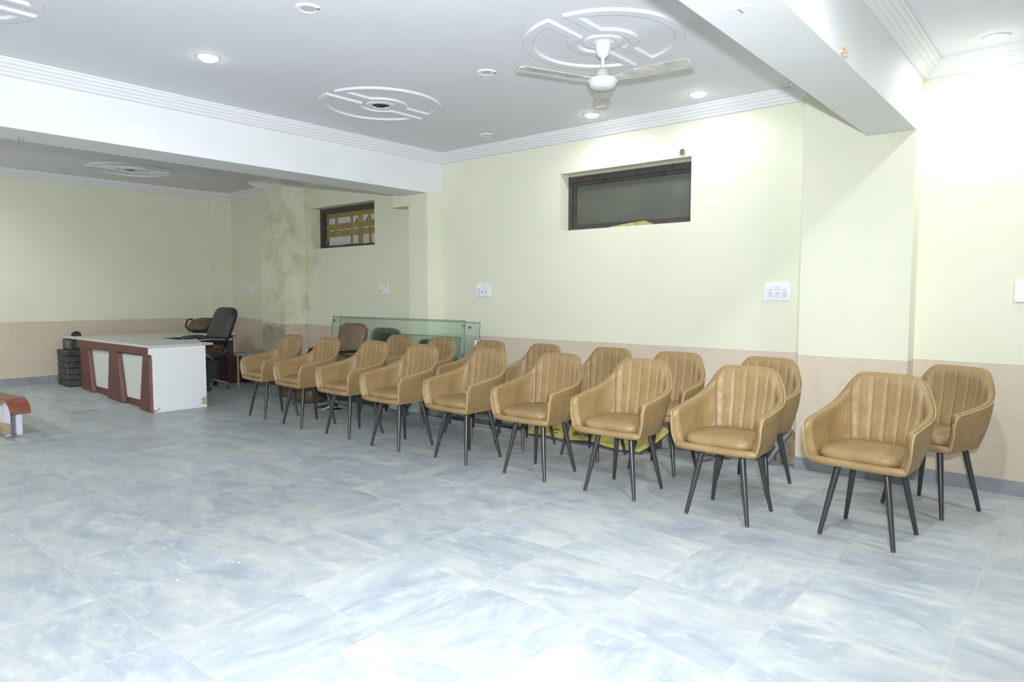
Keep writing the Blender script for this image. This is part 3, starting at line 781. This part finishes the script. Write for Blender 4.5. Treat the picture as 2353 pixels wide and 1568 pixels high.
# return body, seen from its inner side
ri = LB+0.44
zr = fz(ri)
MB().box(ri-0.02, ri, 0.72, 1.93, zr, DT-0.029).build('return_panel', M['dark_box'], dk)
MB().box(ri-0.45, ri-0.021, 1.90, 1.93, fz(ri-0.45), DT-0.029).build('return_end', M['mahogany'], dk)
dr = MB().box(ri+0.0015, ri+0.02, 1.40, 1.90, zr+0.30, DT-0.06).build('drawer_front', M['mahogany'], dk)
MB().box(ri+0.021, ri+0.035, 1.60, 1.70, zr+0.5, zr+0.515).build('handle', M['chrome'], dr)
MB().box(ri+0.0015, ri+0.02, 1.08, 1.39, zr+0.30, DT-0.06).build('inner_panel', M['panel_white'], dk)
MB().box(LB-0.01, LB+0.02, 0.076, 0.66, fz(LB), DT-0.03).build('end_panel', M['mahogany'], dk)

# drawer pedestal behind the office chair
px, py = -9.69, 5.13
pd = thing('drawer_pedestal', 'dark red drawer pedestal on the floor behind the black office chair', 'drawer unit', (px, py, zf(px)))
MB().rbox(-0.14, 0.14, -0.2, 0.2, 0.0, 0.42, 0.006, 1).build('body', M['maroon'], pd)
for k in range(3):
    d = MB().rbox(-0.13, 0.13, -0.216, -0.2005, 0.02+k*0.135, 0.145+k*0.135, 0.003, 1).build('drawer', M['maroon'], pd)
    MB().lathe([(0.004, 0), (0.004, 0.012), (0.010, 0.014), (0.010, 0.02)], c=(0, -0.216, 0.085+k*0.135), n=14, M=Matrix.Rotation(R(90), 3, 'X')).build('knob', M['chrome'], d, 40)

# wrapped stack, box and lump at the far end of the desk
sx, sy = -10.70, 3.36
st = thing('wrapped_stack', 'tall dark wrapped bundle standing between desk and far wall', 'bundle', (sx, sy, zf(sx)))
zz = 0.0
for k in range(6):
    h = 0.082; dx = random.uniform(-0.008, 0.008)
    MB().rbox(-0.2+dx, 0.2+dx, -0.2, 0.2, zz, zz+h-0.003, 0.008, 1).build('layer', M['dark_wrap'], st); zz += h
bx_ = thing('black_box', 'small black louvred box on the wrapped bundle, under the desk top', 'box', (sx+0.01, sy-0.02, zf(sx)+zz))
MB().rbox(-0.165, 0.165, -0.12, 0.12, 0, 0.142, 0.008, 1).build('case', M['dark_box'], bx_)
for k in range(4):
    MB().box(-0.06, 0.12, -0.124, -0.1201, 0.03+k*0.026, 0.042+k*0.026).build('louvre', M['granite'], bx_)
bm_ = bmesh.new(); bmesh.ops.create_icosphere(bm_, subdivisions=3, radius=1)
lump = MB().add([(v.co.x*0.075*(1+0.12*math.sin(7*v.co.y)), v.co.y*0.06, max(-0.3, v.co.z)*0.045*(1+0.2*math.sin(5*v.co.x+1))+0.0135) for v in bm_.verts], [tuple(v.index for v in f.verts) for f in bm_.faces]); bm_.free()
tag(lump.build('crumpled_cloth', M['black'], None, 60, loc=(DX+LB-0.50, DY+0.13, DT)), 'small dark crumpled cloth on the far end of the desk top', 'cloth')

# ------------------------------------------------------------------ bench cut by the left edge
bn = thing('carved_bench', 'low bench with curved red wooden seat, white legs and pale rail', 'bench', (-8.34, 1.95, 0.013))
seat = []
pts = [(-0.75, 0.335), (0.42, 0.365), (0.53, 0.37), (0.63, 0.345), (0.69, 0.30), (0.715, 0.245)]
pt2 = [(0.685, 0.235), (0.66, 0.28), (0.61, 0.315), (0.53, 0.335), (0.42, 0.33), (-0.75, 0.30)]
so = MB().prism(pts+pt2, 'y', -0.13, 0.03).build('seat', M['red_wood'], bn)
for k in range(3):
    MB().prism([(-0.7, 0.342+0.0), (0.36, 0.366), (0.36, 0.370), (-0.7, 0.346)], 'y', -0.11+k*0.045, -0.104+k*0.045).build('inlay', M['pale_wood'], so)
MB().prism([(0.36, 0.29), (0.42, 0.345), (0.50, 0.355), (0.56, 0.335), (0.565, 0.328), (0.50, 0.345), (0.44, 0.335), (0.40, 0.29)], 'y', -0.138, -0.1305).build('edge_moulding', M['pale_wood'], bn)
MB().prism([(0.20, 0.0), (0.45, 0.0), (0.46, 0.329), (0.31, 0.327), (0.29, 0.26), (0.22, 0.225)], 'y', -0.03, 0.02).build('leg', M['bench_white'], bn)
MB().prism([(-0.75, 0.045), (-0.45, 0.033), (-0.45, 0.29), (-0.75, 0.29)], 'y', -0.03, 0.02).build('leg', M['bench_white'], bn)
MB().prism([(0.20, 0.0), (0.45, 0.0), (0.46, 0.329), (0.31, 0.327), (0.29, 0.26), (0.22, 0.225)], 'y', -0.12, -0.075).build('leg', M['bench_white'], bn)
MB().prism([(-0.75, 0.045), (-0.45, 0.033), (-0.45, 0.29), (-0.75, 0.29)], 'y', -0.12, -0.075).build('leg', M['bench_white'], bn)
rl = MB().rbox(-0.8, 0.56, -0.165, -0.121, 0.05, 0.125, 0.006, 1).build('rail', M['pale_wood'], bn)
MB().rbox(0.56, 0.62, -0.175, -0.115, 0.045, 0.145, 0.008, 1).build('rail_end', M['pale_wood'], rl)

# ------------------------------------------------------------------ clutter behind the chairs
# low stone-topped table by the damp pilaster
lt = thing('low_stone_table', 'low table with a grey stone slab top beside the damp pilaster', 'table', (-8.85, 5.14, zf(-8.85)))
MB().rbox(-0.44, 0.44, -0.27, 0.27, 0.455, 0.49, 0.004, 1).build('stone_top', M['granite'], lt)
for a in (-0.40, 0.40):
    for b in (-0.23, 0.23):
        MB().rbox(a-0.012, a+0.012, b-0.012, b+0.012, 0.02*(-a), 0.455, 0.002, 1).build('leg', M['pale_wood'], lt)
def pouf(x, y, r, h, label):
    t = thing('pouf', label, 'pouf', (x, y, zf(x)))
    MB().lathe([(r*0.93, 0.012), (r*0.99, 0.03), (r, h*0.3), (r, h*0.72), (r*0.985, h*0.8)], n=40).build('body', M['dark_brown'], t, 50)
    MB().lathe([(r*0.98, h*0.805), (r*1.01, h*0.84), (r*1.0, h*0.94), (r*0.9, h*0.985), (r*0.5, h)], n=40).build('cushion', M['dark_brown'], t, 50)
    MB().lathe([(r*0.85, 0.0), (r*0.85, 0.013)], n=32).build('plinth', M['black'], t, 50)
pouf(-8.16, 5.12, 0.20, 0.40, 'olive brown round pouf nearer the desk, behind the front row')
pouf(-7.66, 5.05, 0.21, 0.40, 'olive brown round pouf nearer the brown swivel chair')
# glass sheets leaning on the narrow pilaster
def glass_sheet(x0, x1, ztop, ybot, ytop, curve, label, holes):
    t = thing('glass_sheet', label, 'glass sheet', ((x0+x1)/2, ybot, 0.0), 0, 'green glass sheets against the wall')
    hx = (x1-x0)/2; Ls = math.hypot(ztop, ytop-ybot); ang = math.atan2(ytop-ybot, ztop)
    if curve:
        e = [(hx-0.035, Ls), (hx-0.025, Ls-0.03), (hx-0.03, Ls-0.09), (hx-0.02, Ls-0.15), (hx, Ls-0.19), (hx, 0.0)]
    else: e = [(hx, Ls), (hx, 0.0)]
    ol = [(-hx, 0.0), (-hx, Ls)] + e
    o = MB().prism(ol, 'y', -0.005, 0.005).build('pane', M['green_glass'], t); o.rotation_euler = (-ang, 0, 0)
    ed = MB()
    cl = ol + [ol[0]]
    for a, b in zip(cl[:-1], cl[1:]):
        ed.tube([(a[0], 0, a[1]), (b[0], 0, b[1])], 0.0035, 6)
    e2 = ed.build('polished_edge', M['glass_edge'], t, 60); e2.rotation_euler = (-ang, 0, 0)
    for (a, b) in holes:
        h = MB().lathe([(0.006, -0.008), (0.013, -0.0075), (0.013, 0.0075), (0.006, 0.008)], c=(hx*a, 0, Ls*b), n=18, M=Matrix.Rotation(R(90), 3, 'X')).build('hole_rim', M['glass_edge'], t, 40)
        h.rotation_euler = (-ang, 0, 0)
    return t, ang, Ls, hx
glass_sheet(-7.82, -5.31, 1.085, 5.36, 5.52, True, 'long green glass sheet at the back of the stack, its left end showing', [(-0.97, 0.95), (0.96, 0.95)])
g2, ang, Ls, hx = glass_sheet(-7.62, -5.06, 1.072, 5.335, 5.495, True, 'long green glass sheet with a curved right end and white sticker', [(0.975, 0.80), (0.86, 0.95)])
o = MB().box(hx-0.075, hx-0.005, -0.0075, -0.0055, Ls-0.265, Ls-0.20).build('sticker', M['plastic_white'], g2); o.rotation_euler = (-ang, 0, 0)
glass_sheet(-6.75, -5.36, 0.90, 5.31, 5.47, False, 'shorter green glass sheet in front of the two long ones', [])
# slabs, painted sheet and rubble on the floor under the back row
tag(MB().rbox(-0.52, 0.52, -0.045, 0.075, 0.0, 0.028, 0.004, 1).build('stone_plank', M['granite'], loc=(-4.76, 5.245, 0)),
    'long grey stone plank lying on the floor below the back row', 'stone slab')
tag(MB().rbox(-0.50, 0.48, -0.03, 0.075, 0.0, 0.0265, 0.004, 1).build('dark_stone_plank', M['granite_dark'], loc=(-4.76, 5.245, 0.0285)),
    'dark stone plank lying on top of the long grey one', 'stone slab')
ys = thing('yellow_sheet', 'bent yellow painted sheet with black lettering under the back row', 'sheet', (-3.5, 5.36, 0), R(-1))
ol = [(-0.68, -0.20), (-0.45, -0.17), (-0.2, -0.20), (0.05, -0.18), (0.35, -0.21), (0.58, -0.18), (0.66, -0.02), (0.69, 0.16), (0.3, 0.2), (-0.3, 0.19), (-0.64, 0.2)]
v = []; n_ = len(ol)
def yz(x, y): return 0.02 + (y+0.21)*0.42 + 0.012*math.sin(6*x+1)
v = [(x, y, yz(x, y)) for x, y in ol] + [(x, y, yz(x, y)+0.006) for x, y in ol]
mbs = MB().add(v, [tuple(range(n_))[::-1], tuple(range(n_, 2*n_))]+[(i, (i+1) % n_, n_+(i+1) % n_, n_+i) for i in range(n_)])
sh = mbs.build('sheet', M['yellow_sheet'], ys)
tag(MB().rbox(-0.6, 0.6, -0.02, 0.19, 0.0, 0.082, 0.008, 1).build('stone_block', M['granite_dark'], loc=(-3.5, 5.36, 0), rot=(0, 0, R(-1))), 'dark stone block under the yellow sheet', 'stone slab')
MB().rbox(-0.66, 0.6, -0.185, -0.15, 0.0, 0.02, 0.004, 1).build('dark_edge', M['granite_dark'], ys)
def lettering(txt, size, loc, parent, mat):
    cu = bpy.data.curves.new('lettering', 'FONT'); cu.body = txt; cu.size = size; cu.extrude = 0.0008
    tmp = bpy.data.objects.new('tmp', cu); COL.objects.link(tmp)
    dg = bpy.context.evaluated_depsgraph_get(); dg.update()
    me = bpy.data.meshes.new_from_object(tmp.evaluated_get(dg))
    bpy.data.objects.remove(tmp, do_unlink=True)
    me.materials.clear(); me.materials.append(mat)
    o = bpy.data.objects.new('lettering', me); COL.objects.link(o); o.parent = parent; o.location = loc
    o.rotation_euler = (math.atan(0.42), 0, R(-2)); return o
lettering('BuNdL', 0.085, (-0.17, -0.13, yz(-0.05, -0.13)+0.012), ys, M['ink'])
lettering('II', 0.07, (0.30, -0.14, yz(0.32, -0.14)+0.016), ys, M['ink'])
for (a, b, l_) in [(-0.42, -0.08, 0.07), (-0.40, -0.13, 0.06)]:
    MB().tube([(a, b, yz(a, b)+0.012), (a+l_*0.5, b+0.01, yz(a+l_*0.5, b)+0.013), (a+l_, b, yz(a+l_, b)+0.014)], 0.004, 6).build('brush_mark', M['ink'], ys)
sb = thing('leaning_stone_slab', 'grey stone slab leaning against the wall beside the yellow sheet', 'stone slab', (-2.55, 5.50, 0), R(0))
o = MB().rbox(-0.28, 0.30, -0.012, 0.012, 0.0, 0.40, 0.004, 1).build('slab', M['granite'], sb); o.rotation_euler = (R(-30), 0, 0); o.location = (0, 0.0, 0.007)
tag(MB().rbox(-0.25, 0.25, -0.1, 0.1, 0.0, 0.022, 0.004, 1).build('flat_stone_plank', M['granite'], loc=(-2.62, 5.36, 0), rot=(0, 0, R(-8))),
    'flat grey stone offcut lying on the floor at the end of the yellow sheet', 'stone slab')
def rubble(x, y, s, seed, label):
    rnd = random.Random(seed); bm = bmesh.new()
    for k in range(26):
        p = Vector((rnd.uniform(-1, 1), rnd.uniform(-1, 1), rnd.uniform(0, 1)))
        bm.verts.new((p.x*s[0], p.y*s[1], p.z*s[2]))
    for a in (-1, 1):
        for b in (-1, 1): bm.verts.new((a*s[0]*0.9, b*s[1]*0.9, 0))
    r = bmesh.ops.convex_hull(bm, input=bm.verts)
    bmesh.ops.delete(bm, geom=[e for e in r['geom_interior'] if isinstance(e, bmesh.types.BMVert)], context='VERTS')
    bmesh.ops.bevel(bm, geom=list(bm.edges), offset=0.006, segments=1, affect='EDGES')
    bm.verts.index_update()
    mb = MB().add([tuple(v.co) for v in bm.verts], [tuple(v.index for v in f.verts) for f in bm.faces]); bm.free()
    return tag(mb.build('rubble_block', M['rubble'], loc=(x, y, 0)), label, 'stone')
rubble(-2.03, 5.70, (0.085, 0.055, 0.13), 3, 'low brown rubble stone in the corner left of the broad pilaster')
rubble(-1.83, 5.70, (0.065, 0.055, 0.28), 5, 'tall brown rubble stone standing in the corner by the broad pilaster')
ls = thing('tilted_stone_slab', 'grey stone slab propped on rubble beside the broad pilaster', 'stone slab', (-1.955, 5.575, 0), 0)
o = MB().rbox(0.0, 0.34, -0.045, 0.045, 0.0, 0.025, 0.004, 1).build('slab', M['granite'], ls); o.rotation_euler = (0, R(-58), 0); o.location = (0.0, 0, 0.0)

# ------------------------------------------------------------------ wall fittings
def plate(x, z, wd, ht, label, items, mat='plastic_white'):
    t = thing('switch_plate', label, 'switch plate', (x, YW, z))
    MB().rbox(-wd/2, wd/2, -0.012, -0.0005, -ht/2, ht/2, 0.004, 2).build('plate', M[mat], t)
    for it in items:
        kind, a, b = it[0], it[1]*wd, it[2]*ht
        if kind == 'knob':
            MB().lathe([(0.021, 0.012), (0.021, 0.020), (0.016, 0.030), (0.002, 0.031)], c=(a, 0, b), n=26, M=Matrix.Rotation(R(90), 3, 'X')).build('regulator_knob', M['plastic_white'], t, 40)
        elif kind == 'rocker':
            MB().rbox(a-0.010, a+0.010, -0.017, -0.0118, b-0.020, b+0.020, 0.002, 1).build('rocker', M[it[3] if len(it) > 3 else 'plastic_grey'], t)
        elif kind == 'socket':
            s = MB().rbox(a-0.024, a+0.024, -0.0145, -0.0118, b-0.026, b+0.026, 0.003, 1).build('socket', M['plastic_grey'], t)
            for (p, q, rr) in [(0, 0.012, 0.004), (-0.011, -0.009, 0.003), (0.011, -0.009, 0.003)]:
                MB().lathe([(rr, 0.0146), (rr*0.8, 0.0150)], c=(a+p, 0, b+q), n=12, M=Matrix.Rotation(R(90), 3, 'X')).build('socket_hole', M['ink'], s)
        elif kind == 'slot':
            MB().box(a-0.005, a+0.005, -0.0135, -0.0118, b-0.018, b+0.018).build('switch_slot', M['red_plastic'], t)
        elif kind == 'hole':
            MB().lathe([(0.009, 0.0121), (0.008, 0.0126)], c=(a, 0, b), n=12, M=Matrix.Rotation(R(90), 3, 'X')).build('open_hole', M['ink'], t)
    return t
plate(-10.46, 1.45, 0.2, 0.14, 'dim white switch plate on the wall behind the black office chair', [('socket', -0.22, 0.05), ('socket', 0.22, 0.05)])
plate(-7.06, 1.452, 0.205, 0.142, 'white switch plate with a red slot below the papered window', [('slot', -0.32, -0.2), ('hole', 0.22, 0.3), ('rocker', 0.0, 0.0)])
plate(-5.30, 1.432, 0.215, 0.145, 'white switch plate with sockets above the end of the glass sheets', [('knob', -0.27, 0.2), ('rocker', -0.02, 0.2), ('rocker', 0.12, 0.2), ('rocker', 0.28, 0.2), ('socket', -0.25, -0.2), ('hole', -0.05, -0.15), ('socket', 0.22, -0.2)])
plate(-1.994, 1.406, 0.214, 0.148, 'wide white switch plate with two knobs left of the broad pilaster', [('knob', -0.26, 0.2), ('rocker', -0.05, 0.2), ('rocker', 0.07, 0.2), ('knob', 0.28, 0.2), ('socket', -0.26, -0.2), ('socket', 0.02, -0.2), ('socket', 0.28, -0.2)])
plate(-0.325, 1.402, 0.15, 0.144, 'white switch plate with red rocker cut by the right picture edge', [('rocker', 0.04, 0.22, 'red_plastic'), ('hole', 0.02, -0.25), ('socket', 0.24, -0.2)])
hk = thing('lamp_holder_stub', 'grey bent wire stub in the wall above the dusty window', 'wire stub', (-2.862, YW, 2.658))
MB().lathe([(0.03, 0.0), (0.034, 0.006), (0.02, 0.012), (0.004, 0.014)], n=20, M=Matrix.Rotation(R(90), 3, 'X')).build('hole_patch', M['cement_patch'], hk)
for k in range(4):
    a = k*1.6
    MB().tube([(0.012*math.cos(a), -0.005, 0.012*math.sin(a)), (0.02*math.cos(a+1), -0.03, 0.02*math.sin(a+1)), (0.026*math.cos(a+2.2), -0.022, 0.018*math.sin(a+2.2)), (0.01*math.cos(a+3), -0.04, 0.022*math.sin(a+3))], 0.0045, 7).build('wire_loop', M['granite_dark'], hk, 60)
# small leftovers on the beams
tf = thing('plaster_tuft', 'pale frayed lump stuck on the lower edge of the right beam', 'tuft', (P1[1], 3.665, 2.56))
for k in range(7):
    a = R(-40+k*38)
    MB().tube([(0, 0, 0), (0.012, 0.02*math.cos(a), 0.02*math.sin(a)), (0.02, 0.042*math.cos(a+0.3), 0.04*math.sin(a+0.3))], [0.010, 0.006, 0.002], 7).build('strand', M['plaster_tuft'], tf, 60)
tm = thing('tape_residue', 'T-shaped dried tape residue under the right beam', 'residue', (-1.152, 2.787, 2.537))
MB().box(-0.05, 0.05, -0.006, 0.006, -0.0022, -0.0001).build('strip', M['cornice'], tm)
MB().box(-0.003, 0.003, 0.006, 0.055, -0.0016, -0.0001).build('stem', M['granite'], tm)
hk = thing('beam_hook', 'small rusty hook under the left beam near the picture edge', 'hook', (-6.286, 1.63, 2.565))
MB().tube([(0, 0, 0), (0, 0.0, -0.02), (0.012, 0.012, -0.032), (0.022, 0.024, -0.026), (0.02, 0.026, -0.014)], 0.005, 8).build('bent_wire', M['rubble'], hk, 60)
# flecks of plaster on the floor
for (x, y, a) in [(-3.52, 1.55, 0.4), (-3.30, 1.42, 1.1), (-3.28, 1.72, 0.2), (-2.62, 1.60, 2.0)]:
    tag(MB().rbox(-0.007, 0.007, -0.003, 0.003, 0, 0.003, 0.001, 1).build('plaster_fleck', M['string'], loc=(x, y, 0), rot=(0, 0, a)),
        'tiny white plaster fleck on the open floor', 'fleck', 'plaster flecks on the floor')
